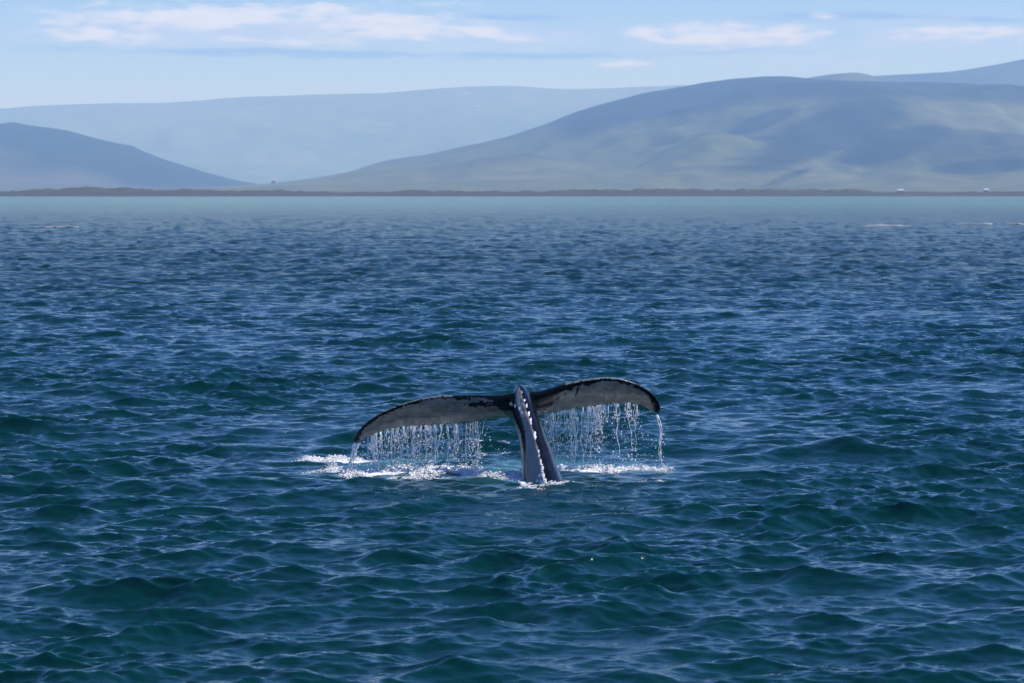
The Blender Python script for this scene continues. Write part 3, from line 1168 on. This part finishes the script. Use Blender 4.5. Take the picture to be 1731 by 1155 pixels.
def build_froth():
    rng = np.random.default_rng(31)
    C, S = [], []
    for pts, w, s in FOAM:
        if s < .45:
            continue
        ln = sum(abs(b[0] - a[0]) for a, b in zip(pts[:-1], pts[1:]))
        nc = int(ln * w * .32 * s ** 3)
        for _ in range(nc):
            t = rng.random() * (len(pts) - 1)
            i = int(t)
            f = t - i
            px = pts[i][0] + (pts[i + 1][0] - pts[i][0]) * f + rng.normal() * 3
            py = pts[i][1] + (pts[i + 1][1] - pts[i][1]) * f + rng.normal() * w * .36 + 3.5 * math.sin(px * .055 + w)
            big = rng.random() ** 2 * s
            if GUST.fbm(np.array([px / 26.0]), np.array([py / 9.0]), 2)[0] < -.12 + .1 * rng.random():
                continue
            k = int(18 + 62 * big)
            g = ground_px(px, py)
            gx = g[0] + rng.normal(size=k) * (.03 + .05 * big)
            gy = g[1] + rng.normal(size=k) * (.05 + .08 * big)
            x, y, z = wave(gx, gy)
            dist = np.hypot((gx - g[0]) / (.03 + .05 * big), (gy - g[1]) / (.05 + .08 * big))
            lift = (.014 + .085 * big) * np.exp(-dist ** 2 * .6) * rng.random(k)
            r = .003 + .010 * rng.random(k) ** 2.4 * (.5 + big)
            C += list(zip(x, y, z + lift))
            S += list(zip(r * rng.uniform(.9, 2.0, k), r, r * rng.uniform(.6, 1.0, k)))
    for sx, sy in SPLASH:
        for _ in range(14):
            gx, gy = sx + rng.normal() * .05, sy + rng.normal() * .08
            x, y, z = wave(np.array([gx]), np.array([gy]))
            r = .006 + .012 * rng.random() ** 2
            C.append((gx, gy, z[0] + abs(rng.normal()) * .03))
            S.append((r, r, r * 1.2))
    ob = blobs('sea_foam', C, S, M_FROTH)
    tag(ob, 'white churned foam lying on the water round the tail', 'foam', kind='stuff')
    print('froth', len(C))
    # a fine mist of free drops above the churned water
    for _ in range(420):
        x = rng.uniform(600, 860) if rng.random() < .6 else rng.uniform(930, 1120)
        y = rng.uniform(745, 800) if x < 880 else rng.uniform(735, 790)
        p = at(x, y, float(fluke_depth(x)) + .4 + rng.normal() * .3)
        if p[2] < .02:
            continue
        s = .0035 + .006 * rng.random() ** 2
        DROPS_C.append(tuple(p))
        DROPS_S.append((s, s, s))
    ob = blobs('spray_drops', DROPS_C, DROPS_S, M_FALL)
    tag(ob, 'loose drops of spray in the air under the flukes', 'spray', kind='stuff')
    print('drops', len(DROPS_C))


build_froth()


def whitecap(px, py, length_px, label, seed):
    rng = np.random.default_rng(seed)
    c = ground_px(px, py)
    k = c[1] / FPX
    hw = length_px * k / 2
    C, S = [], []
    for _ in range(1100):
        t = rng.uniform(-1, 1)
        gx = c[0] + t * hw + .0
        gy = c[1] + .5 * math.sin(t * 3 + seed) + rng.normal() * .35
        x, y, z = wave(np.array([gx]), np.array([gy]), 0.0)
        r = .022 + .030 * rng.random() ** 2
        C.append((x[0], y[0], z[0] + .02 + .06 * (1 - t * t) * rng.random()))
        S.append((r * 4.2, r * 1.6, r * .8))
    C = np.array(C)
    base = C.mean(0)
    ob = blobs('whitecap', C - base, S, M_CREST)
    ob.location = base
    tag(ob, label, 'whitecap')


whitecap(97, 385, 66, 'white breaking crest on the dark water below the pointed dark hill', 1)
whitecap(1495, 382, 84, 'long thin white breaking crest below the dark cloud-shaded patch on the broad hill', 3)
whitecap(1648, 380, 58, 'bright broken white crest below the pale green meadow', 4)
whitecap(1716, 380, 28, 'white crest at the end of the row of breakers below the green meadow', 5)


# ------------------------------------------------------------------ haze over the bay
def build_haze():
    bm = bmesh.new()
    box_bm(bm, 0, 0, 0, 44000, 44000, 760)
    m = bpy.data.materials.new('sea_haze')
    m.use_nodes = True
    m.node_tree.nodes.clear()
    h = NT(m.node_tree)
    v = h.node('ShaderNodeVolumePrincipled')
    v.inputs['Color'].default_value = (.33, .585, 1.0, 1)
    v.inputs['Absorption Color'].default_value = (1, 1, 1, 1)     # air only scatters, blue the most
    v.inputs['Density'].default_value = 1.15e-4
    v.inputs['Anisotropy'].default_value = 0.0
    out = h.node('ShaderNodeOutputMaterial')
    h.link(v.outputs[0], out.inputs['Volume'])
    ob = bm_obj('haze', bm, m)
    ob.location = (0, 0, 377)
    tag(ob, kind='stuff')


build_haze()
